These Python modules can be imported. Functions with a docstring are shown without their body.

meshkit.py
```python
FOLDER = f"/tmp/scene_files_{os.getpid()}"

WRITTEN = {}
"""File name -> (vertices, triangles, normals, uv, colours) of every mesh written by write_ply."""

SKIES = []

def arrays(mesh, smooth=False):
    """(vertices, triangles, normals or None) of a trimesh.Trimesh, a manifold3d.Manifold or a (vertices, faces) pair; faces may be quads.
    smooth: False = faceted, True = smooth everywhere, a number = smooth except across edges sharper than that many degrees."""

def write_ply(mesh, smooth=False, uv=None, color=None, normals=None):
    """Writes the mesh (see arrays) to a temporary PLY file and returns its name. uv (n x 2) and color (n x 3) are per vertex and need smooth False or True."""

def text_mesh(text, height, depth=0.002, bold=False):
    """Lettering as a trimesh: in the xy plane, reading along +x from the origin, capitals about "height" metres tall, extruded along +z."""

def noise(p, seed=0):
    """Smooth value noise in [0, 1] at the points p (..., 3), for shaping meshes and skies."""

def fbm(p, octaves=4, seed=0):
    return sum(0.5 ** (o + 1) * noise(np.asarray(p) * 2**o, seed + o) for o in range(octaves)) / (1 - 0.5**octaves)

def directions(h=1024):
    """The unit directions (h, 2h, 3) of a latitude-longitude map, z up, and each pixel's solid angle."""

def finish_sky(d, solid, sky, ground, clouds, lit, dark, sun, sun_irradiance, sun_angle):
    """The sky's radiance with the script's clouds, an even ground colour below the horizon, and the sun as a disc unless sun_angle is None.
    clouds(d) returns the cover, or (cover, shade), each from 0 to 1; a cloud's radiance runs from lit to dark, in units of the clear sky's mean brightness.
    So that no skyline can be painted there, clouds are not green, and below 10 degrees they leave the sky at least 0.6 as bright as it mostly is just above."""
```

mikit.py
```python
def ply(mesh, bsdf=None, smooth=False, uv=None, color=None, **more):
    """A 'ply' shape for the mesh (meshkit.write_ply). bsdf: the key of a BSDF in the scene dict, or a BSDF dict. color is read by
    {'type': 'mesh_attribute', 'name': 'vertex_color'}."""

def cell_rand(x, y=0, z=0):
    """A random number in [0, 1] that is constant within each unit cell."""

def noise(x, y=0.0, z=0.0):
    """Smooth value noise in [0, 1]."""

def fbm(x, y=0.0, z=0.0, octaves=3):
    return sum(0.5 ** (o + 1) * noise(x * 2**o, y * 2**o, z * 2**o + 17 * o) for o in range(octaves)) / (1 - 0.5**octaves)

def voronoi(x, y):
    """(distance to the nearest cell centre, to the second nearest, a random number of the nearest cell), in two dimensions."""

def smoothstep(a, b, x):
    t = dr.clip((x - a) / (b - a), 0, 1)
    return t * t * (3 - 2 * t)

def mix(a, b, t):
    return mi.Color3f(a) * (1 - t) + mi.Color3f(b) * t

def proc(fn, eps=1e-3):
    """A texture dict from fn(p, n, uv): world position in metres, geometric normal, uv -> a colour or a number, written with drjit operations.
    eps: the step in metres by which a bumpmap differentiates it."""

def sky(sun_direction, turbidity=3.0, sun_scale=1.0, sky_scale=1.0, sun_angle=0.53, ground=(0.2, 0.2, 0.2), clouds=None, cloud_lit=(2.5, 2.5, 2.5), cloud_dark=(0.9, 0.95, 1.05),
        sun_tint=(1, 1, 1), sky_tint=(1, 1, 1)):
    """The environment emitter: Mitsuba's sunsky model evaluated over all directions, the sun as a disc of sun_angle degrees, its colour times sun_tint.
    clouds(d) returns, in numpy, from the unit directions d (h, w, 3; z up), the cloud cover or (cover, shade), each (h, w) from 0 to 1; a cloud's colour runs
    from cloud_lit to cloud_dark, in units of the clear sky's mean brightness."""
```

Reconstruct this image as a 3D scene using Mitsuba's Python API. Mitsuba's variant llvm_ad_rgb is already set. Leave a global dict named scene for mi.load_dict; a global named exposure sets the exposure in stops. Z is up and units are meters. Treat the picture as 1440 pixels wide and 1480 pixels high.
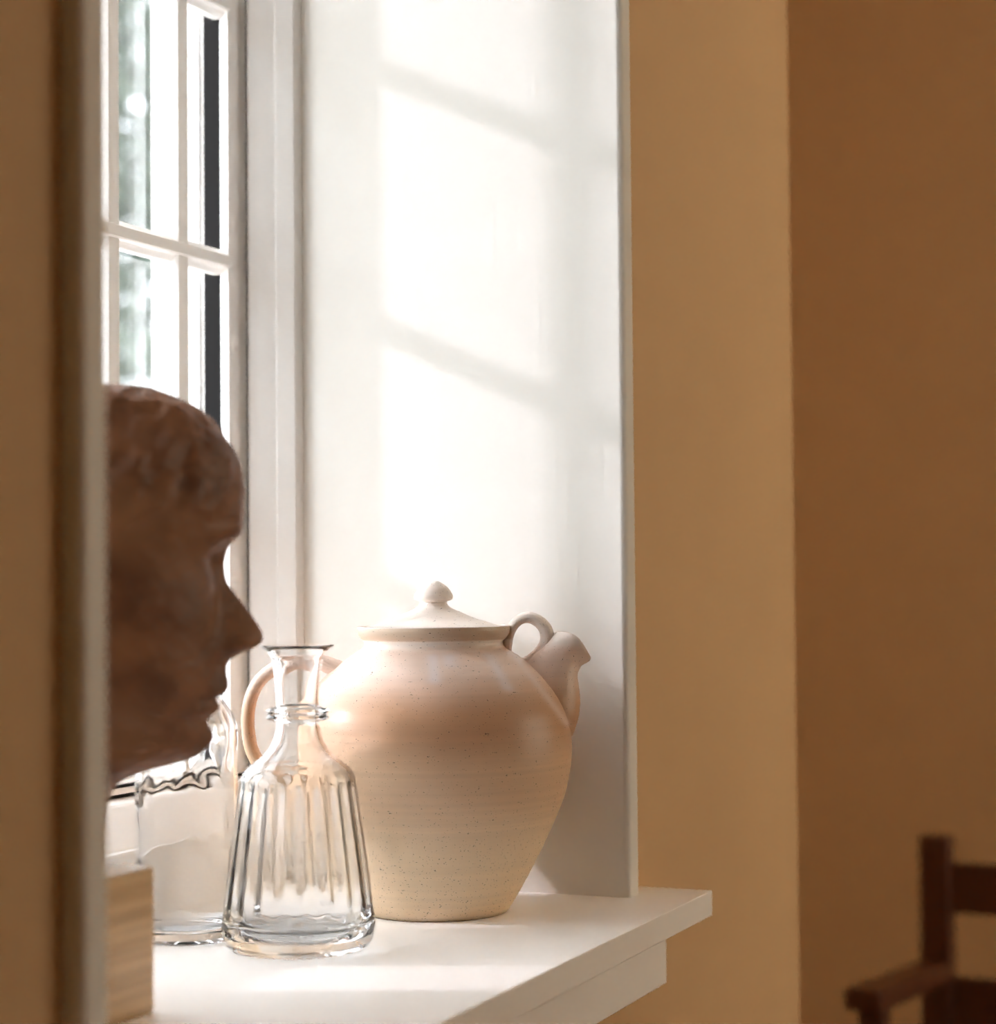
import math, random
import numpy as np, trimesh, manifold3d as m3, drjit as dr, mitsuba as mi
import mikit, meshkit
from shapely.geometry import Polygon
T = mi.ScalarTransform4f
random.seed(4); rng = np.random.default_rng(4)
scene, labels = {}, {}
S = 0.95                                     # height of the window sill above the floor; z below is measured from the sill top

# ---------------------------------------------------------------- camera, sky, exposure
yaw, pitch, roll = 0.3971, 0.03233, -0.00826
F = 2982.67
cam = np.array([0.60534, 0.0, 0.27704 + S])
fw = np.array([-math.sin(yaw) * math.cos(pitch), math.cos(yaw) * math.cos(pitch), math.sin(pitch)])
rt = np.array([math.cos(yaw), math.sin(yaw), 0.0]); up = np.cross(rt, fw)
up = -rt * math.sin(roll) + up * math.cos(roll)
scene['camera'] = dict(type='thinlens', fov=2 * math.degrees(math.atan(720 / F)), fov_axis='x',
    to_world=T().look_at(origin=cam.tolist(), target=(cam + fw).tolist(), up=up.tolist()),
    aperture_radius=0.0088, focus_distance=1.67, near_clip=0.05, far_clip=200.0)
SUN = np.array([-2.52, -1.0, 1.12]); SUN /= np.linalg.norm(SUN)
def clouds(d):                               # a bright, thinly overcast sky with a hazy sun
    c = meshkit.fbm(d * 2.2 + 5.0, 4, 3)
    return np.clip(0.86 + 0.5 * (c - 0.5), 0, 1), np.clip(1.2 * (c - 0.45), 0, 1)
scene['sky'] = mikit.sky(SUN, turbidity=4.0, sun_scale=0.10, sky_scale=1.0, sun_angle=2.4, ground=(0.30, 0.31, 0.26),
    clouds=clouds, cloud_lit=(2.9, 3.1, 3.3), cloud_dark=(2.15, 2.3, 2.5), sun_tint=(0.80, 1.0, 1.8))
exposure = 4.58

# ---------------------------------------------------------------- helpers
def rgb(*c): return {'type': 'rgb', 'value': list(c)}
def pr(color, rough=0.5, spec=0.5, **k):
    return {'type': 'twosided', 'b': {'type': 'principled', 'base_color': color if isinstance(color, dict) else rgb(*color), 'roughness': rough, 'specular': spec, **k}}
def bump(inner, fn, scale, eps=5e-4):
    return {'type': 'twosided', 'b': {'type': 'bumpmap', 't': mikit.proc(fn, eps), 'scale': scale, 'n': inner['b']}}
def key(name):
    if name not in scene and not any(k.startswith(name + '__') for k in scene): return name
    i = 1
    while f'{name}_{i:03d}' in scene or any(k.startswith(f'{name}_{i:03d}__') for k in scene): i += 1
    return f'{name}_{i:03d}'
def raised(mesh):
    if hasattr(mesh, 'to_mesh'):
        q = mesh.to_mesh(); mesh = trimesh.Trimesh(np.array(q.vert_properties[:, :3]), np.array(q.tri_verts), process=False)
    mesh = mesh.copy(); mesh.apply_translation((0, 0, S)); return mesh
def obj(name, mesh, mat, parent=None, smooth=30, label=None, cat=None, group=None, kind=None):
    k = key((parent + '__' if parent else '') + name)
    scene[k] = mikit.ply(raised(mesh), mat, smooth=smooth)
    tag(k, label, cat, group, kind); return k
def tag(k, label=None, cat=None, group=None, kind=None):
    d = {a: b for a, b in (('label', label), ('category', cat), ('group', group), ('kind', kind)) if b}
    if d: labels[k] = d
def box(x0, x1, y0, y1, z0, z1):
    b = trimesh.creation.box((abs(x1 - x0), abs(y1 - y0), abs(z1 - z0))); b.apply_translation(((x0 + x1) / 2, (y0 + y1) / 2, (z0 + z1) / 2)); return b
def rbox(x0, x1, y0, y1, z0, z1, r=0.002, n=12):
    cs = []
    for x in (x0 + r, x1 - r):
        for y in (y0 + r, y1 - r):
            for z in (z0 + r, z1 - r):
                cs.append(m3.Manifold.sphere(r, n).translate((x, y, z)))
    return m3.Manifold.batch_hull(cs)
def prism(poly, axis, a, b):
    """poly (u, v) extruded along axis from a to b: axis z -> (x, y); axis y -> (x, z); axis x -> (y, z)."""
    m = trimesh.creation.extrude_polygon(Polygon(poly), b - a, engine='earcut'); v = np.array(m.vertices)
    u, w, h = v[:, 0], v[:, 1], v[:, 2] + a
    m.vertices = {'z': np.c_[u, w, h], 'y': np.c_[u, h, w], 'x': np.c_[h, u, w]}[axis]
    m.fix_normals(); return m
def lathe(prof, n=128, fn=None):
    """closed solid from an (r, z) profile that starts and ends on the axis (r = 0) ; fn(r, z, phi) -> r"""
    p = np.array(prof, float); ph = np.arange(n) * 2 * np.pi / n
    rr = np.repeat(p[:, :1], n, 1); zz = np.repeat(p[:, 1:], n, 1)
    if fn is not None: rr = fn(rr, zz, ph[None])
    v = np.stack([rr * np.cos(ph), rr * np.sin(ph), zz], -1).reshape(-1, 3)
    i, j = np.meshgrid(np.arange(len(p) - 1), np.arange(n), indexing='ij')
    a, b, c, d = i * n + j, i * n + (j + 1) % n, (i + 1) * n + (j + 1) % n, (i + 1) * n + j
    f = np.concatenate([np.stack([a, b, c], -1).reshape(-1, 3), np.stack([a, c, d], -1).reshape(-1, 3)])
    m = trimesh.Trimesh(v, f, process=False); m.merge_vertices()
    m.update_faces(m.nondegenerate_faces()); m.remove_unreferenced_vertices(); m.fix_normals()
    if m.volume < 0: m.invert()
    return m
def smoothprof(pts, step=0.0015, sharp=()):
    """a polyline resampled through a monotone-ish Catmull-Rom, corners kept at the indices in sharp"""
    p = np.array(pts, float); out = []
    for i in range(len(p) - 1):
        p0 = p[i - 1] if i > 0 and i not in sharp else 2 * p[i] - p[i + 1]
        p3 = p[i + 2] if i + 2 < len(p) and i + 1 not in sharp else 2 * p[i + 1] - p[i]
        n = max(1, int(np.linalg.norm(p[i + 1] - p[i]) / step))
        t = (np.arange(n) / n)[:, None]
        out.append(0.5 * (2 * p[i] + (p[i + 1] - p0) * t + (2 * p0 - 5 * p[i] + 4 * p[i + 1] - p3) * t ** 2 + (3 * p[i] - p0 - 3 * p[i + 1] + p3) * t ** 3))
    out.append(p[-1:]); return np.concatenate(out)
def loft(rings, caps=True):
    """rings: list of (n, 3) closed loops"""
    v = np.concatenate(rings); n = len(rings[0]); i, j = np.meshgrid(np.arange(len(rings) - 1), np.arange(n), indexing='ij')
    a, b, c, d = i * n + j, i * n + (j + 1) % n, (i + 1) * n + (j + 1) % n, (i + 1) * n + j
    f = [np.stack([a, b, c], -1).reshape(-1, 3), np.stack([a, c, d], -1).reshape(-1, 3)]
    if caps:
        v = np.vstack([v, rings[0].mean(0), rings[-1].mean(0)]); k = np.arange(n); L = (len(rings) - 1) * n
        f += [np.stack([k * 0 + len(v) - 2, (k + 1) % n, k], -1), np.stack([k * 0 + len(v) - 1, L + k, L + (k + 1) % n], -1)]
    m = trimesh.Trimesh(v, np.concatenate(f), process=False); m.fix_normals(); return m
def sweep(path, side, ra, rb, n=24, step=0.004):
    """tube along a path lying in a plane whose normal is side: half-thickness ra in the plane, rb along side"""
    P = smoothprof(path, step); t = np.gradient(P, axis=0); t /= np.linalg.norm(t, axis=1, keepdims=True)
    side = np.array(side, float); N = np.cross(side, t); ph = np.arange(n) * 2 * np.pi / n
    s = np.linspace(0, 1, len(P)); ra = np.interp(s, np.linspace(0, 1, len(np.atleast_1d(ra))), np.atleast_1d(ra)); rb = np.interp(s, np.linspace(0, 1, len(np.atleast_1d(rb))), np.atleast_1d(rb))
    return loft([P[i] + ra[i] * np.cos(ph)[:, None] * N[i] + rb[i] * np.sin(ph)[:, None] * side for i in range(len(P))])

# ---------------------------------------------------------------- materials
N, ss, mix = mikit.noise, mikit.smoothstep, mikit.mix
def plaster(p, n, uv): return mikit.fbm(p.x * 60, p.y * 60, p.z * 60, 3)
def brushed(p, n, uv): return mikit.fbm((p.x + p.y) * 260, (p.x - p.y) * 260, p.z * 9, 3)
def tan_fn(p, n, uv): return mi.Color3f(0.62, 0.41, 0.220) * (0.97 + 0.06 * mikit.fbm(p.x * 5, p.y * 5, p.z * 5, 3))
scene['tan_paint'] = bump(pr(mikit.proc(tan_fn), 0.75, 0.3), plaster, 0.0006)
scene['cream_paint'] = bump(pr((0.735, 0.722, 0.68), 0.5, 0.4), brushed, 0.0002)
scene['white_paint'] = pr((0.90, 0.89, 0.875), 0.38, 0.5)
scene['frame_paint'] = pr((0.76, 0.745, 0.72), 0.4, 0.45)
scene['sill_paint'] = pr((0.90, 0.888, 0.865), 0.40, 0.45)
scene['ceiling_paint'] = pr((0.80, 0.76, 0.70), 0.8, 0.2)
scene['render_white'] = pr((0.80, 0.80, 0.80), 0.9, 0.2)
scene['black_rubber'] = pr((0.007, 0.0065, 0.0065), 0.7, 0.15)
scene['pane_glass'] = {'type': 'thindielectric', 'int_ior': 1.5}
scene['clear_glass'] = {'type': 'dielectric', 'int_ior': 1.47, 'ext_ior': 1.0}
def oak(p, n, uv):
    g = mikit.fbm(p.x * 25, p.y * 3, p.z * 130 + 3 * N(p.y * 9, p.x * 9), 3)
    return mix((0.46, 0.29, 0.14), (0.60, 0.41, 0.225), ss(0.3, 0.7, g))
scene['oak'] = pr(mikit.proc(oak), 0.32, 0.55)
def darkwood(p, n, uv):
    g = mikit.fbm(p.x * 40, p.y * 40, p.z * 12, 3)
    return mix((0.062, 0.017, 0.008), (0.125, 0.042, 0.018), g)
scene['dark_wood'] = pr(mikit.proc(darkwood), 0.4, 0.5)
def floorwood(p, n, uv):
    g = mikit.fbm(p.x * 22, p.y * 2, 0, 3); t = mikit.cell_rand(p.x / 0.14)
    return mix((0.12, 0.06, 0.03), (0.20, 0.11, 0.06), 0.6 * g + 0.4 * t)
scene['floor_wood'] = pr(mikit.proc(floorwood), 0.45, 0.4)
def clay(p, n, uv):
    a = mikit.fbm(p.x * 38, p.y * 38, p.z * 38, 4); b = N(p.x * 15, p.y * 15, p.z * 15)
    return mix(mix((0.115, 0.044, 0.018), (0.225, 0.096, 0.042), ss(0.25, 0.75, a)), (0.33, 0.165, 0.08), 0.45 * ss(0.55, 0.85, b))
def clay_b(p, n, uv): return mikit.fbm(p.x * 170, p.y * 170, p.z * 170, 3)
scene['brown_clay'] = bump(pr(mikit.proc(clay), 0.50, 0.4), clay_b, 0.0014)

# ---------------------------------------------------------------- the room
YA, YB, BT = 0.8974, 1.6988, 0.0245          # near and far faces of the reveal boards, board thickness
XR, XP = -0.3030, 0.01375                     # where the window frame starts, how far the boards stand out of the wall
ZT, WX = 1.30, -0.460                         # window head, outer face of the wall
W = m3.Manifold
def mbox(x0, x1, y0, y1, z0, z1): return W.cube((x1 - x0, y1 - y0, z1 - z0)).translate((x0, y0, z0))
YC, YE, CE, FL, XE = 2.3318, 4.30, 1.75, -0.95, 2.5
wall = mbox(WX, 0, -2.6, YC, FL, CE)
rr = 0.010                                    # a softly rounded plaster corner
wall = wall - (mbox(-rr, 0.01, YC - rr, YC + 0.01, FL - 1, CE + 1) - W.cylinder(6, rr, rr, 48).translate((-rr, YC - rr, -3)))
wall = wall - mbox(WX - 0.1, 0.1, YA - BT, YB + BT, -0.022, ZT + BT)
obj('wall_left', wall, 'tan_paint', kind='structure', smooth=35)
obj('wall_recess', box(-0.70, -0.60, YC - 0.1, YE, FL, CE), 'tan_paint', kind='structure', smooth=False)
obj('wall_return', box(-0.60, WX, YC - 0.1, YC, FL, CE), 'tan_paint', kind='structure', smooth=False)
far = mbox(-1.1, XE + 0.1, YE, YE + 0.2, FL, CE)
obj('wall_far', far, 'tan_paint', kind='structure', smooth=False)
obj('wall_right', mbox(XE, XE + 0.3, -2.6, YE, FL, CE) - mbox(XE - .1, XE + .4, 2.05, 4.05, -.20, 1.50), 'tan_paint', kind='structure', smooth=False)
obj('wall_near', box(WX, XE + 0.1, -2.7, -2.6, FL, CE), 'tan_paint', kind='structure', smooth=False)
obj('floor', box(-1.1, XE + 0.1, -2.7, YE + 0.2, FL - 0.1, FL), 'floor_wood', kind='structure', smooth=False)
obj('ceiling', box(-1.1, XE + 0.1, -2.7, YE + 0.2, CE, CE + 0.1), 'ceiling_paint', kind='structure', smooth=False)
# second, larger window of the room, in the opposite wall, beyond the right edge of the photograph, with a drawn sheer linen curtain
w2 = 'window_2'
for y0, y1, z0, z1 in ((2.05, 2.11, -0.20, 1.50), (3.99, 4.05, -0.20, 1.50), (3.02, 3.08, -0.14, 1.44), (2.11, 3.99, -0.20, -0.14), (2.11, 3.99, 1.44, 1.50)):
    obj('frame', rbox(XE + .18, XE + .24, y0, y1, z0, z1, 0.003, 8), 'white_paint', w2, smooth=40)
for y0, y1 in ((2.11, 3.02), (3.08, 3.99)):
    obj('pane', trimesh.Trimesh([[XE + .21, y0, -.14], [XE + .21, y1, -.14], [XE + .21, y1, 1.44], [XE + .21, y0, 1.44]], [[0, 1, 2], [0, 2, 3]]), 'pane_glass', w2, smooth=False)
tag(w2, kind='structure')
scene['linen'] = {'type': 'principledthin', 'base_color': rgb(0.97, 0.84, 0.64), 'roughness': 0.8, 'diff_trans': 1.95}
yy = np.linspace(1.96, 4.14, 220); xx = XE - 0.05 + 0.018 * np.sin(yy * 55) + 0.008 * np.sin(yy * 23 + 1)
cv = np.vstack([np.c_[xx, yy, np.full(220, -0.32)], np.c_[xx, yy, np.full(220, 1.60)]]); ci = np.arange(219)
obj('sheer_curtain', trimesh.Trimesh(cv, np.vstack([np.c_[ci, ci + 1, ci + 221], np.c_[ci, ci + 221, ci + 220]]), process=False), 'linen', smooth=True, label='sheer cream linen curtain drawn across the second window', cat='curtain')
rod = trimesh.creation.cylinder(0.012, 2.36, sections=16); rod.apply_transform(trimesh.transformations.rotation_matrix(math.pi / 2, (1, 0, 0))); rod.apply_translation((XE - .05, 3.05, 1.615))
obj('curtain_rod', rod, 'black_rubber', label='thin dark rod carrying the linen curtain', cat='curtain rod')

# reveal boards (the white lining of the window recess), one each side and one above
def board(y_in, sgn, name):
    r = 0.006; y_out = y_in + sgn * BT
    pts = [(XR, y_in), (XR, y_out), (XP - 0.002, y_out), (XP, y_out - sgn * 0.002)] + [(XP - r + r * math.cos(a), y_in + sgn * (r - r * math.sin(a))) for a in np.linspace(0, math.pi / 2, 7)]
    obj(name, prism(pts, 'z', 0.0, ZT), 'cream_paint', kind='structure', smooth=35)
board(YB, 1, 'trim_1'); board(YA, -1, 'trim_2')
obj('trim_3', rbox(XR, XP, YA - BT, YB + BT, ZT, ZT + BT, 0.002), 'cream_paint', kind='structure', smooth=40)

# ---------------------------------------------------------------- the window
wn = 'window_1'
tag(wn, kind='structure')
XO, YH0, YH1, ST = 0.0676, YA - BT - 0.043, 1.7657, 0.0222
sill = rbox(XR - 0.02, XO, YA, YB, -ST, 0.0, 0.0012) + rbox(-0.0005, XO, YH0, YH1, -ST, 0.0, 0.0012) + mbox(-0.10, 0.02, YA - BT, YB + BT, -ST, 0.0)
obj('sill', sill, 'sill_paint', wn, smooth=30, label='white painted window sill board that runs out past the wall')
obj('apron', rbox(0.0, 0.025, YH0, 1.7644, -0.0843, -ST, 0.0015), 'sill_paint', wn, smooth=30, label='plain cream board under the front edge of the sill')
def mirror(p): return [(x, YA + YB - y) for x, y in p]
jamb = [(XR, YB), (-.3034, 1.6850), (-.3042, 1.6840), (-.3190, 1.6776), (-.3200, 1.6782), (-.3215, 1.6776), (-.3300, 1.6728), (-.3425, 1.6684), (-.3440, 1.6690), (-.3450, 1.6830), (-.3980, 1.6835), (-.3980, 1.6650), (-.4120, 1.6650), (-.4120, YB)]
obj('frame', prism(jamb, 'z', 0.0, ZT), 'frame_paint', wn, smooth=20)
obj('frame', prism(mirror(jamb), 'z', 0.0, ZT), 'frame_paint', wn, smooth=20)
low = [(XR, 0.0), (XR, 0.0630), (-.3055, 0.0640), (-.3065, 0.0660), (-.3320, 0.0930), (-.3370, 0.0958), (-.3520, 0.0966), (-.3980, 0.0966), (-.3980, 0.110), (-.4120, 0.110), (-.4120, 0.0)]
obj('frame', prism(low, 'y', YA, YB), 'white_paint', wn, smooth=20)
top = [(-.3300, ZT), (-.3300, ZT - 0.050), (-.3520, ZT - 0.055), (-.3980, ZT - 0.055), (-.3980, ZT - 0.075), (-.4120, ZT - 0.075), (-.4120, ZT)]
obj('frame', prism(top, 'y', YA, YB), 'white_paint', wn, smooth=20)
Z0, Z1 = 0.1150, ZT - 0.095                   # clear glass, bottom and top
G0, G1 = YA + YB - 1.6483, 1.6483             # clear glass, near and far
stile = [(-.3520, 1.6791), (-.3520, 1.6463), (-.3615, 1.6485), (-.3615, 1.6553), (-.3860, 1.6553), (-.3860, 1.6503), (-.3960, 1.6523), (-.3980, 1.6573), (-.3980, 1.6791)]
obj('sash', prism(stile, 'z', 0.1005, ZT - 0.060), 'white_paint', wn, smooth=20)
obj('sash', prism(mirror(stile), 'z', 0.1005, ZT - 0.060), 'white_paint', wn, smooth=20)
srail = [(-.3520, 0.1005), (-.3520, 0.1056), (-.3555, 0.1064), (-.3565, 0.1085), (-.3645, 0.1145), (-.3860, 0.1095), (-.3860, 0.1145), (-.3960, 0.1125), (-.3980, 0.1080), (-.3980, 0.1005)]
obj('sash', prism(srail, 'y', G0 - 0.02, G1 + 0.02), 'white_paint', wn, smooth=20)
obj('sash', prism([(x, Z0 + Z1 - z) for x, z in srail], 'y', G0 - 0.02, G1 + 0.02), 'white_paint', wn, smooth=20)
# black spacer bars at the edge of the double glazing, and the dark seals in the gap round the sash
for a in ((-.3790, -.3622, G1 + .0008, G1 + .0065, .112, Z1 + .005), (-.3790, -.3622, G0 - .0065, G0 - .0008, .112, Z1 + .005), (-.3562, -.3524, G0, G1, .1058, .1079), (-.3830, -.3652, G0, G1, Z1 + .001, Z1 + .006)):
    obj('spacer_bar', box(*a), 'black_rubber', wn, smooth=False)
for a in ((-.3800, -.3536, 1.6792, 1.6834, 0.0970, ZT - .056), (-.3800, -.3536, YA + YB - 1.6834, YA + YB - 1.6792, 0.0970, ZT - .056), (-.3800, -.3580, G0, G1, 0.0968, 0.1004)):
    obj('seal', box(*a), 'black_rubber', wn, smooth=False)
MZ, MY, hw = (0.3337, 0.5707, 0.8085, 1.0455), (1.5690, 1.4590, 1.3440, 1.2290, 1.1140), 0.0116
mun = [(-.3500, -.0045), (-.3500, .0045), (-.3517, .0058), (-.3540, .0062), (-.3565, .0075), (-.3590, .0105), (-.3610, hw), (-.3690, hw), (-.3710, .0095), (-.3710, -.0095), (-.3690, -hw), (-.3610, -hw), (-.3590, -.0105), (-.3565, -.0075), (-.3540, -.0062), (-.3517, -.0058)]
vmun = [(-.3525, -.0078), (-.3525, .0078), (-.3550, .0088), (-.3620, .0088), (-.3640, .0070), (-.3640, -.0070), (-.3620, -.0088), (-.3550, -.0088)]
for z in MZ: obj('muntin', prism([(x, z + d) for x, d in mun], 'y', G0 - .003, G1 + .0005), 'white_paint', wn, smooth=25)
for y in MY: obj('muntin', prism([(x, y + d) for x, d in vmun], 'z', Z0 - .003, Z1 + .003), 'white_paint', wn, smooth=25)
XG = -.3800
zs = [Z0] + [v for z in MZ for v in (z - hw, z + hw)] + [Z1]; ys = [G0] + [v for y in sorted(MY) for v in (y - .0086, y + .0086)] + [G1 + .002]
for i in range(0, len(zs), 2):
    for j in range(0, len(ys), 2):
        q = trimesh.Trimesh([[XG, ys[j], zs[i]], [XG, ys[j + 1], zs[i]], [XG, ys[j + 1], zs[i + 1]], [XG, ys[j], zs[i + 1]]], [[0, 1, 2], [0, 2, 3]])
        obj('pane', q, 'pane_glass', wn, smooth=False)
orv = mbox(WX - 0.004, -.412, YA - BT, YB + BT, -ST, ZT + BT) - mbox(WX - 0.1, -.30, YA + 0.010, 1.6930, 0.02, ZT - 0.01)
obj('outer_reveal', orv, 'render_white', wn, smooth=False, label='white rendered outer reveal in bright daylight')

# ---------------------------------------------------------------- stoneware jug
JC = np.array([-0.1169, 1.5803, 0.0]); ja = 0.4273
JR = np.array([math.cos(ja), math.sin(ja), 0.0]); JF = np.array([JR[1], -JR[0], 0.0]); UP = np.array([0, 0, 1.0])
def glaze(p, n, uv):
    x, y, z = p.x - JC[0], p.y - JC[1], p.z - S
    s, q = x * JR[0] + y * JR[1], x * JF[0] + y * JF[1]
    r = dr.sqrt(x * x + y * y) + 1e-4
    w = 0.010 * (N(s * 22, q * 22, z * 30) - 0.5)
    c = mix((0.73, 0.565, 0.385), (0.68, 0.47, 0.31), ss(0.045, 0.115, z + w))
    c = mix(c, (0.52, 0.305, 0.180), ss(0.118, 0.158, z + w))
    c = mix(c, (0.72, 0.56, 0.475), ss(0.168, 0.205, z + w))
    c = mix(c, (0.78, 0.70, 0.64), ss(0.216, 0.226, z))
    band = mikit.fbm(z * 330 + 0.6 * N(s * 12, q * 12), s * 2, q * 2, 3)
    c = mix(c, (0.56, 0.43, 0.32), ss(0.2255, 0.2275, z) * (1 - ss(0.2365, 0.2380, z)) * ss(0.0580, 0.0600, r) * (1 - ss(0.0650, 0.0665, r)))
    c = c * (0.94 + 0.12 * band)
    c = mix(c, (0.66, 0.47, 0.345), 0.40 * ss(0.62, 0.80, N(z * 95, s * 3, q * 3)) * ss(0.105, 0.13, z) * (1 - ss(.17, .19, z)))
    f = ss(0.0, 0.02, q)
    def drip(s0, k, wd, z0):
        d = (s - s0 - k * (0.215 - z)) / wd
        return dr.exp(-d * d) * ss(z0 - 0.004, z0 + 0.003, z) * (1 - ss(0.214, 0.219, z)) * f
    dl = dr.maximum(dr.maximum(drip(-0.001, 0.1, 0.0055, 0.195), drip(0.012, .2, 0.007, 0.207)), dr.maximum(drip(0.045, 0.55, 0.0055, 0.187), 0.6 * drip(0.066, 0.75, 0.004, 0.155)))
    c = mix(c, (0.74, 0.66, 0.66), 0.72 * dl)
    sp = N(x * 900, y * 900, z * 900)
    many = 0.05 * (1 - ss(0.03, 0.12, z))
    c = c * (1 - 0.50 * ss(0.86 - many, 0.93 - many, sp))
    sp2 = N(x * 420 + 9, y * 420, z * 420)
    c = c * (1 - 0.7 * ss(0.93, 0.96, sp2))
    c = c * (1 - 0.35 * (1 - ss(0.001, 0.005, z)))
    return c
def throw(p, n, uv): return 0.7 * mikit.fbm(p.z * 260 + N(p.x * 10, p.y * 10), p.x * 3, p.y * 3, 2) + 0.3 * mikit.fbm(p.x * 500, p.y * 500, p.z * 500, 2)
scene['stoneware'] = bump(pr(mikit.proc(glaze), 0.36, 0.45), throw, 0.00035, 3e-4)
jug = 'stoneware_jug'
tag(jug, 'speckled sand and brown stoneware jug with a lid, standing on the white sill', 'jug')
body = [(0, 0.002), (56, 0.002), (58.5, 0), (60.3, 1.2), (63.3, 5.7), (71.0, 18.3), (81.9, 38.3), (92.8, 60.1), (101.7, 79.5), (108.3, 97.3), (112.6, 116.7), (114.0, 132.2), (113.4, 147.6), (110.5, 163.1), (103.7, 178.0), (93.9, 191.1), (81.9, 202.0), (69.5, 210.9), (59.6, 217.3), (57.8, 219.0), (57.5, 221.0), (57.8, 223.2), (59.5, 224.4), (62.0, 227.0), (63.2, 230.0), (63.8, 233.2), (63.4, 235.4), (61.8, 235.8), (60.6, 235.0), (59.6, 232.8), (58.4, 230.6), (52, 229.6), (0, 229.6)]
obj('body', trimesh.Trimesh.apply_translation(b := lathe(smoothprof(np.array(body) / 990, 0.0015, (1, 31, 32)), 192), JC) or b, 'stoneware', jug, smooth=50)
lid = [(0, 229.6), (56.5, 229.6), (58.0, 231.0), (58.2, 233.2), (55.5, 235.2), (46, 238.0), (34.4, 241.8), (24, 246.2), (16.5, 249.6), (12.2, 252.6), (11.2, 255.0), (0, 255.5)]
L = obj('lid', trimesh.Trimesh.apply_translation(b := lathe(smoothprof(np.array(lid) / 990, 0.0012, (1, 2, 10, 11)), 144), JC) or b, 'stoneware', jug, smooth=50, label='pale conical lid set inside the rim')
knob = [(0, 252.6), (11.2, 252.8), (10.6, 255.0), (12.6, 256.2), (15.4, 257.4), (16.3, 259.4), (15.5, 262.4), (12.6, 266.8), (8.6, 270.2), (4.4, 272.5), (0, 273.1)]
obj('knob', trimesh.Trimesh.apply_translation(b := lathe(smoothprof(np.array(knob) / 990, 0.0008, (1,)), 96), JC) or b, 'stoneware', L, smooth=60)
def jp(s, z, q=0.0): return JC + JR * s / 990 + UP * z / 990 + JF * q / 990
hp = [jp(s, z) for s, z in ((-78, 200), (-96, 206.5), (-114, 207.2), (-131, 202), (-144, 192), (-151.2, 179), (-154.3, 164.5), (-154, 147.7), (-150.2, 131.6), (-140.3, 117.2), (-123, 106), (-104, 99))]
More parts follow.
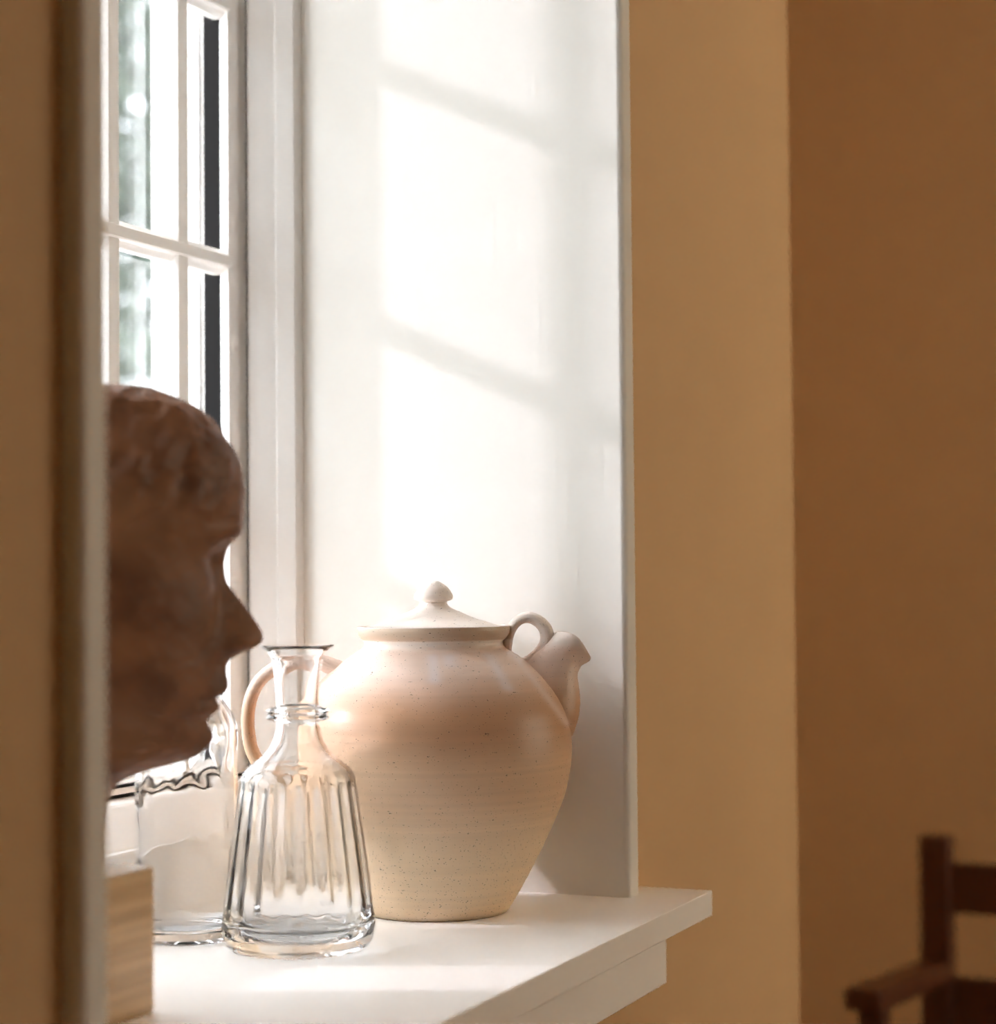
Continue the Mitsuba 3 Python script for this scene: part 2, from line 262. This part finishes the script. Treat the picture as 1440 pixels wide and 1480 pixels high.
obj('handle', sweep(hp, JF, [.0075, .006, .0056, .0056, .0056, .006, .0075], [.017, .0125, .0115, .0115, .0115, .0125, .016]), 'stoneware', jug, smooth=60)
lg = [jp(s, z) for s, z in ((60.5, 212), (61.2, 219), (63.4, 229), (68.7, 238.0), (77.3, 241.9), (86.5, 239.2), (93.2, 231.6), (94.3, 222.5), (90, 213.5), (82, 206.5), (72.5, 202.0))]
obj('ring_handle', sweep(lg, JF, [.0042, .0040, .0044, .0050, .0058, .0062, .0060, .0050], [.0085, .008, .0078, .0078, .008, .0082, .0085, .009], step=.002), 'stoneware', jug, smooth=60)
# spout: sections from inside the shoulder up to the pulled lip, (inner edge s, z, outer edge s, z, half-width across)
sec = [(58, 183, 115.0, 143, 33), (65, 193, 120.3, 159, 29.5), (72, 202.5, 121.6, 174, 25), (81, 211, 120.4, 186, 20), (89, 218.5, 119.2, 195.5, 16.8), (95.5, 224.5, 120.6, 202, 15.6), (100.2, 228.6, 126.0, 206.6, 15.2)]
ph = np.arange(48) * 2 * np.pi / 48; cs, sn = np.cos(ph), np.sin(ph)
def ring(l, r, w, beak=0.0, rise=0.0):
    l, r = np.array(l) / 990, np.array(r) / 990; c, h = (l + r) / 2, (r - l) / 2
    f = np.clip(cs, 0, 1); off = h[None] * cs[:, None] + np.array([0.0036, -0.0016]) * (beak * f ** 3)[:, None] + np.array([0.0040, 0.0058]) * (rise * sn ** 2)[:, None]
    q = c[None] + off
    return JC + q[:, :1] * JR + q[:, 1:] * UP + (w / 990 * sn * (1 - 0.40 * beak * f ** 2))[:, None] * JF
sec = smoothprof(np.array(sec, float), 6.0); rings = []
for i, (a0, a1, b0, b1, w) in enumerate(sec): rings.append(ring((a0, a1), (b0, b1), w, max(0, (i / (len(sec) - 1) - 0.80) / 0.20), max(0, (i / (len(sec) - 1) - 0.60) / 0.40)))
rings.append(ring((100.8, 229.5), (127.6, 209.0), 14.6, 1.0, 1.05)); rings.append(ring((102.0, 229.6), (126.6, 210.2), 13.0, 1.0, 1.05))
rings.append(ring((102.2, 227.0), (123.4, 207.4), 11.6, .7, .9)); rings.append(ring((100, 221), (118.6, 203.4), 11.0, .2, .4)); rings.append(ring((95, 214), (116.0, 197), 11.0, 0))
obj('spout', loft(rings), 'stoneware', jug, smooth=55)

# ---------------------------------------------------------------- glass decanter and bottle
def vessel(outer, inner, centre, n=160, fn=None, fi=None):
    o = smoothprof(np.array(outer) / 990, 0.0012, (1,)); i = smoothprof(np.array(inner) / 990, 0.0015, (len(inner) - 2,))
    po, pi_ = np.array(o), np.array(i); prof = np.vstack([po, pi_]); cut = len(po)
    def f(r, z, phi):
        r = r.copy()
        if fn is not None: r[:cut] = fn(r[:cut], z[:cut], phi)
        if fi is not None: r[cut:] = fi(r[cut:], z[cut:], phi)
        return r
    m = lathe(prof, n, f); m.apply_translation(centre); return m
DC = np.array([-0.1415, 1.3852, 0.0])
do = [(0, 1.6), (38, 1.6), (43, 0.4), (47.5, 0.0), (51.0, 1.4), (54.6, 5.2), (56.7, 11.5), (57.2, 19), (55.3, 34.6), (52.3, 59.9), (47.9, 92.4), (43.8, 120.8), (43.0, 126.0), (41.2, 130.2), (37.6, 134.8), (32.0, 139.0), (26.5, 143.8), (21.0, 150.7), (17.6, 159.0), (16.3, 167.0), (17.6, 169.2), (22.2, 169.8), (23.8, 171.8), (22.4, 173.8), (22.6, 174.8), (23.8, 176.6), (22.0, 179.0), (17.2, 179.8), (16.3, 182.5), (17.0, 194), (18.0, 206.0), (19.4, 214.6), (22.4, 220.8), (26.0, 223.9), (27.8, 225.0), (27.7, 225.6)]
di = [(26.6, 225.9), (24.2, 225.0), (20.8, 222.6), (17.8, 217.4), (16.2, 213.0), (14.8, 201.0), (13.6, 186), (13.2, 170), (14.2, 160), (17.8, 150.2), (23.6, 142.6), (31.0, 136.4), (36.4, 131.4), (39.0, 126.0), (39.8, 120), (43.6, 92), (48.2, 60), (50.8, 38), (50.6, 30), (48.2, 21.5), (42, 15.0), (33, 10.6), (20, 9.6), (0, 11.5)]
def flute(r, z, phi):
    k = np.clip((z - 0.024) / 0.030, 0, 1) * np.clip((0.130 - z) / 0.012, 0, 1)
    return r - 0.0007 * k * (1 - np.abs(np.sin(10 * phi)))
def flute_in(r, z, phi):
    k = np.clip((z - 0.024) / 0.012, 0, 1) * np.clip((0.128 - z) / 0.008, 0, 1)
    return r - 0.0013 * k * (0.5 - 0.5 * np.cos(20 * phi + 0.8)) ** 0.8
obj('glass_decanter', vessel(do, di, DC, 264, flute, flute_in), 'clear_glass', smooth=40, label='clear fluted glass decanter with ringed neck and flared lip, before the stoneware jug', cat='decanter')
BC = np.array([-0.2445, 1.394, 0.0])
bo = [(0, 3.0), (24, 2.4), (33, 0.2), (36.5, 0.0), (38.9, 1.6), (39.6, 6), (39.6, 60), (39.6, 120), (39.4, 155), (38.8, 164), (35.5, 172), (30.0, 181), (24.6, 190.6), (19.8, 199.5), (16.8, 208), (15.8, 218), (15.8, 226), (18.2, 227.4), (18.6, 231), (17.6, 233.0)]
bi = [(14.4, 233.0), (12.8, 230), (12.6, 216), (13.6, 207), (16.8, 198), (21.8, 188.6), (27.2, 179.4), (32.2, 171), (35.4, 163), (36.0, 154), (36.2, 120), (36.2, 60), (36.0, 20), (33.5, 12.5), (26, 9.6), (12, 8.6), (0, 8.4)]
def wob(seed, amp):
    def f(r, z, phi):
        P = np.stack([np.cos(phi) * 1.6 + 0 * z, np.sin(phi) * 1.6 + 0 * z, z * 26 + 0 * phi], -1)
        return r + amp * (meshkit.fbm(P, 3, seed) - 0.5) * np.clip((z - 0.006) / 0.02, 0, 1) * (r > 0.002)
    return f
obj('glass_bottle', vessel(bo, bi, BC, 144, wob(3, 0.0016), wob(8, 0.0022)), 'clear_glass', smooth=40, label='tall clear bottle of wavy old glass, standing behind the clay head at the window', cat='bottle')

# ---------------------------------------------------------------- clay head on its oak block
k = 0.0004645                                   # metres per unit of the profile drawing below
fa = math.radians(40.0); HF = np.array([math.cos(fa), math.sin(fa), 0.0]); HL = np.array([-HF[1], HF[0], 0.0])   # where it looks, its left
HO = np.array([-0.0978, 1.2040, 0.2722])    # point on the face that stands for (330, 850) in the drawing
front = np.array([(165, 560), (200, 561.5), (226, 566), (249, 574), (268, 581.5), (284, 591), (298, 599), (310, 611), (322, 626), (333, 643), (342, 660), (348, 674), (352, 690), (354.5, 707), (355.5, 724), (356, 740), (355, 755), (350, 768), (342, 780), (335, 791), (333, 803), (331, 816), (330.5, 829), (333, 841), (342, 855), (355, 872), (366, 888), (376, 901), (382, 912), (383.5, 920), (381, 929), (372, 936), (356, 942), (343, 948), (334, 954), (330, 962), (330.5, 973), (333.5, 984), (333, 994), (327, 1001), (320, 1005.5), (318, 1010), (317, 1019), (308, 1029), (302, 1036), (300.5, 1042), (303, 1050), (305, 1060), (304, 1070), (298, 1081), (288, 1089), (272, 1095), (252, 1099.5), (232, 1103.5), (210, 1109), (188, 1115), (174, 1123), (165, 1136), (160, 1155), (158, 1185), (157, 1215), (157, 1247)], float)
base = np.array([(165, 560), (200, 561.5), (249, 574), (284, 591), (310, 611), (333, 643), (347, 674), (352, 700), (352, 724), (348, 745), (341, 765), (332, 785), (324, 803), (318, 829), (315, 870), (314, 912), (314, 942), (315, 962), (314, 984), (310, 1005), (305, 1030), (302, 1050), (300, 1066), (295, 1083), (284, 1093), (258, 1102), (236, 1106.5), (212, 1112), (190, 1117), (175, 1124), (165, 1136), (160, 1155), (158, 1185), (157, 1215), (157, 1247)], float)
back = np.array([(165, 560), (140, 561), (110, 563), (70, 570), (30, 586), (-10, 612), (-45, 645), (-75, 685), (-98, 730), (-110, 780), (-112, 830), (-105, 880), (-92, 925), (-75, 965), (-58, 1005), (-46, 1040), (-38, 1070), (-33, 1100), (-30, 1130), (-30, 1160), (-30, 1200), (-30, 1247)], float)
def arc(P):
    s = np.r_[0, np.cumsum(np.linalg.norm(np.diff(P, axis=0), axis=1))]; return s / s[-1]
R_ = 420; u = np.linspace(0.0, 1.0, R_) ; u[0] = 0.0015
fs = arc(front); Fp = np.c_[np.interp(u, fs, front[:, 0]), np.interp(u, fs, front[:, 1])]
# soften the traced points
ker = np.exp(-0.5 * (np.arange(-4, 5) / 1.6) ** 2); ker /= ker.sum()
Fp[4:-4] = np.c_[np.convolve(Fp[:, 0], ker, 'same'), np.convolve(Fp[:, 1], ker, 'same')][4:-4]
order = np.argsort(base[:, 1]); Bx = np.interp(Fp[:, 1], base[:, 1], base[:, 0])
Bx = np.where(Fp[:, 1] > 1090, np.minimum(Bx, Fp[:, 0]), np.minimum(Bx, Fp[:, 0]))
# back point for every front point: same share of the height, chin and jaw planes tilted up to the nape
yb = np.interp(Fp[:, 1], [560, 620, 700, 800, 900, 1000, 1066, 1091, 1104, 1116, 1136, 1185, 1247], [560, 614, 690, 790, 885, 960, 1005, 1035, 1075, 1110, 1140, 1187, 1247])
Kx = np.interp(yb, back[:, 1], back[:, 0])
hwid = np.interp(Fp[:, 1], [560, 563, 571, 594, 622, 660, 700, 760, 830, 900, 950, 1000, 1040, 1070, 1090, 1098, 1107, 1117, 1136, 1185, 1247], [6, 44, 78, 116, 138, 155, 164, 167, 163, 155, 148, 136, 124, 112, 106, 108, 112, 108, 98, 94, 96])
chinn = np.interp(Fp[:, 1], [553, 640, 760, 900, 1000, 1070, 1095, 1107, 1120, 1247], [0, .05, .14, .22, .30, .36, .30, .20, .05, 0])   # narrower in front than behind
C_ = 288; q = np.arange(C_) / C_; phi = 2 * np.pi * (q + 0.055 * np.sin(-2 * np.pi * q) * 1.0)   # denser columns in front
phi = np.where(phi > np.pi, phi - 2 * np.pi, phi)
cph, sph = np.cos(phi)[None], np.sin(phi)[None]
def se(v, e): return np.sign(v) * np.abs(v) ** e
mid, half = (Bx + Kx)[:, None] / 2, (Bx - Kx)[:, None] / 2
X = mid + half * se(cph, 0.88); Lt = hwid[:, None] * se(sph, 0.88) * (1 - chinn[:, None] * np.clip(cph, 0, 1) ** 1.3)
Y = (Fp[:, 1] + yb)[:, None] / 2 + (Fp[:, 1] - yb)[:, None] / 2 * cph
D = np.zeros_like(X); al = np.abs(Lt); fr = np.clip(cph, 0, 1) ** 0.5
noseh = np.interp(Y, [790, 815, 850, 890, 915, 940, 955, 1000, 1100], [60, 22, 19, 25, 31, 31, 28, 46, 70])
bump_ = (Fp[:, 0] - Bx)[:, None] * np.exp(-np.abs(al / noseh) ** 2.6) * fr
def g(y0, l0, sy, sl, sides=True): return np.exp(-((Y - y0) / sy) ** 2 - ((al - l0) / sl) ** 2) * fr
D += bump_
D += 11 * g(928, 27, 15, 11)                                   # wings of the nose
D += -21 * g(815, 52, 24, 36) + 11 * g(822, 58, 15, 24) - 3.0 * g(822, 58, 2.5, 24)   # eye sockets, closed lids and the slit
D += 10 * g(772, 66, 13, 46)                                   # brow ridge
D += 9 * g(885, 92, 34, 34)                                    # cheek bones
D += -7 * g(1005, 52, 14, 9) - 5 * g(968, 34, 24, 9)           # corners of the mouth, folds beside it
D += -4.5 * np.exp(-((Y - 1007) / 4) ** 2 - (al / 46) ** 4) * fr   # line between the lips
D += 5 * g(1024, 16, 9, 24)                                    # lower lip
D += 6 * g(1062, 0, 18, 34)                                    # chin
# the cap of hair: a thick fringe that overhangs the brow and runs back past the temple, in rough clumps
P3 = np.stack([X / 60, Lt / 60, Y / 60], -1)
edge = np.interp(X, [-120, 0, 120, 200, 260, 320, 345, 360], [980, 900, 800, 752, 742, 752, 762, 766]) + 16 * (meshkit.noise(P3 * 1.3, 5) - .5)
hair = 1 / (1 + np.exp((Y - edge) / 5.0)); side = np.clip(1.0 - cph ** 2 * (cph > 0) * 0.9, 0, 1)
clump = meshkit.fbm(np.stack([X / 34 + Y / 70, Lt / 34, Y / 75], -1), 3, 7) - 0.5
O = hair * (7 * side + 34 * clump * (0.30 + 0.70 * side)) + 3.4 * (meshkit.fbm(P3 * 1.6, 4, 11) - 0.5) + 2.2 * (meshkit.fbm(P3 * 6, 2, 21) - 0.5)
O *= np.clip((Y - 560) / 10, 0, 1) * np.clip((1247 - Y) / 10, 0, 1)
# ears
def ear(x0, y0): return np.exp(-((X - x0) / 22) ** 2 - ((Y - y0) / 46) ** 2) * (1 - np.clip(cph, 0, 1) ** 4)
O += 30 * np.clip(ear(70, 860) * 1.6 - 0.25, 0, 1) - 20 * np.exp(-((X - 76) / 10) ** 2 - ((Y - 852) / 20) ** 2)
X2, L2 = X + D, Lt
nx, nl = se(cph, 1.0), se(sph, 1.0)
X2 = X2 + O * nx * 0.7; L2 = L2 + O * nl; Y2 = Y - O * np.interp(Fp[:, 1], [553, 600, 700], [0.55, .4, 0])[:, None]
pts = HO + ((X2 - 330) * k)[..., None] * HF + (L2 * k)[..., None] * HL + (-(Y2 - 850) * k)[..., None] * UP
zb = 0.0937
pts[..., 2] = np.maximum(pts[..., 2], zb); pts[-1, :, 2] = zb
head = loft([pts[i] for i in range(R_)])
trimesh.smoothing.filter_taubin(head, 0.5, 0.53, iterations=3)
obj('clay_head', head, 'brown_clay', smooth=True, label='rough brown clay sculpture of a head in profile, on an oak block at the left', cat='sculpture')
blk = rbox(-0.2600, -0.1185, 1.012, 1.1480, 0.0, 0.0936, 0.0025)
obj('oak_block', blk, 'oak', smooth=35, label='pale oak block standing on the sill under the clay head', cat='plinth')

# ---------------------------------------------------------------- armchair in the dim far corner
ch = 'wooden_armchair'
tag(ch, 'dark wooden armchair with a slatted back, standing in the dim far corner', 'chair')
cr = math.radians(-5.0)
RX, FX = np.array([math.cos(cr), math.sin(cr), 0]), np.array([math.sin(cr), -math.cos(cr), 0])   # along the back to the right; towards the sitter's front
CO = np.array([-0.0673, 3.5000, 0.0])
def cbox(r0, r1, f0, f1, z0, z1, name, rad=0.006, shear=0.0, mat='dark_wood'):
    q = rbox(r0, r1, f0, f1, z0, z1, rad).to_mesh(); v = np.array(q.vert_properties[:, :3])
    zz = v[:, 2] + shear * (v[:, 1] - f0)
    w = CO + v[:, :1] * RX + v[:, 1:2] * FX + zz[:, None] * UP
    mm = trimesh.Trimesh(w, np.array(q.tri_verts), process=False); mm.fix_normals()
    return obj(name, mm, mat, ch, smooth=40)
for r in (0.0, 0.50):
    cbox(r - .027, r + .027, -.020, .020, FL, -.160, 'leg', .008)
    cbox(r - .020, r + .022, .335, .375, FL, -.378, 'leg', .006)
    cbox(r - .028, r + .030, .010, .415, -.402, -.368, 'arm', .006, shear=0.06)
cbox(.020, .48, -.011, .011, -.288, -.204, 'back_slat', .005)
cbox(.020, .48, -.011, .011, -.49, -.394, 'back_slat', .005)
cbox(.015, .485, .0, .37, -.545, -.515, 'seat', .006)
for r in (0.0, 0.50): cbox(r - .012, r + .012, .018, .34, -.76, -.73, 'stretcher', .004)
cbox(.015, .485, .340, .366, -.70, -.67, 'stretcher', .004)

# ---------------------------------------------------------------- outside: lawn and a tall hedge tree
def stonec(p, n, uv): return mix((0.62, 0.61, 0.59), (0.74, 0.73, 0.71), mikit.fbm(p.x * 3, p.y * 3, 0, 3))
scene['pale_gravel'] = pr(mikit.proc(stonec), 0.9, 0.2)
obj('ground', box(-30, WX, -30, 40, -1.35, -1.25), 'pale_gravel', kind='structure', smooth=False)
obj('ground', box(XE + .3, 30, -30, 40, -1.35, -1.25), 'pale_gravel', kind='structure', smooth=False)
scene['leaf'] = {'type': 'principledthin', 'base_color': rgb(0.20, 0.235, 0.20), 'roughness': 0.5, 'diff_trans': 0.7}
scene['bark'] = pr((0.22, 0.16, 0.11), 0.9, 0.2)
def tree(c, rx, h, n, label):
    t = key('hedge_tree'); tag(t, label, 'tree')
    p = rng.normal(size=(n, 3)); p /= np.linalg.norm(p, axis=1, keepdims=True); p *= (rng.random((n, 1)) ** 0.4)
    p = np.c_[p[:, 0] * rx, p[:, 1] * rx, p[:, 2] * h / 2] * (0.85 + 0.3 * meshkit.noise(p * 2.5, 3)[:, None]) + np.array([c[0], c[1], -1.25 + 0.2 + h / 2])
    a, b = rng.normal(size=(n, 3)), rng.normal(size=(n, 3)); a /= np.linalg.norm(a, axis=1, keepdims=True); b = np.cross(a, b); b /= np.linalg.norm(b, axis=1, keepdims=True)
    s = rng.uniform(0.035, 0.075, (n, 1)); a, b = a * s, b * s * 0.55
    v = np.stack([p - a, p - b, p + a, p + b], 1).reshape(-1, 3); i = np.arange(n)[:, None] * 4
    obj('foliage', trimesh.Trimesh(v, np.vstack([i + [0, 1, 2], i + [0, 2, 3]]), process=False), 'leaf', t, smooth=False, kind='stuff')
    tr = trimesh.creation.cylinder(0.12, h * 0.8, sections=14); tr.apply_translation((c[0], c[1], -1.25 + h * 0.4)); obj('trunk', tr, 'bark', t)
tree((-5.35, 7.95), 1.62, 6.4, 26000, 'tall pale green garden tree outside the window')
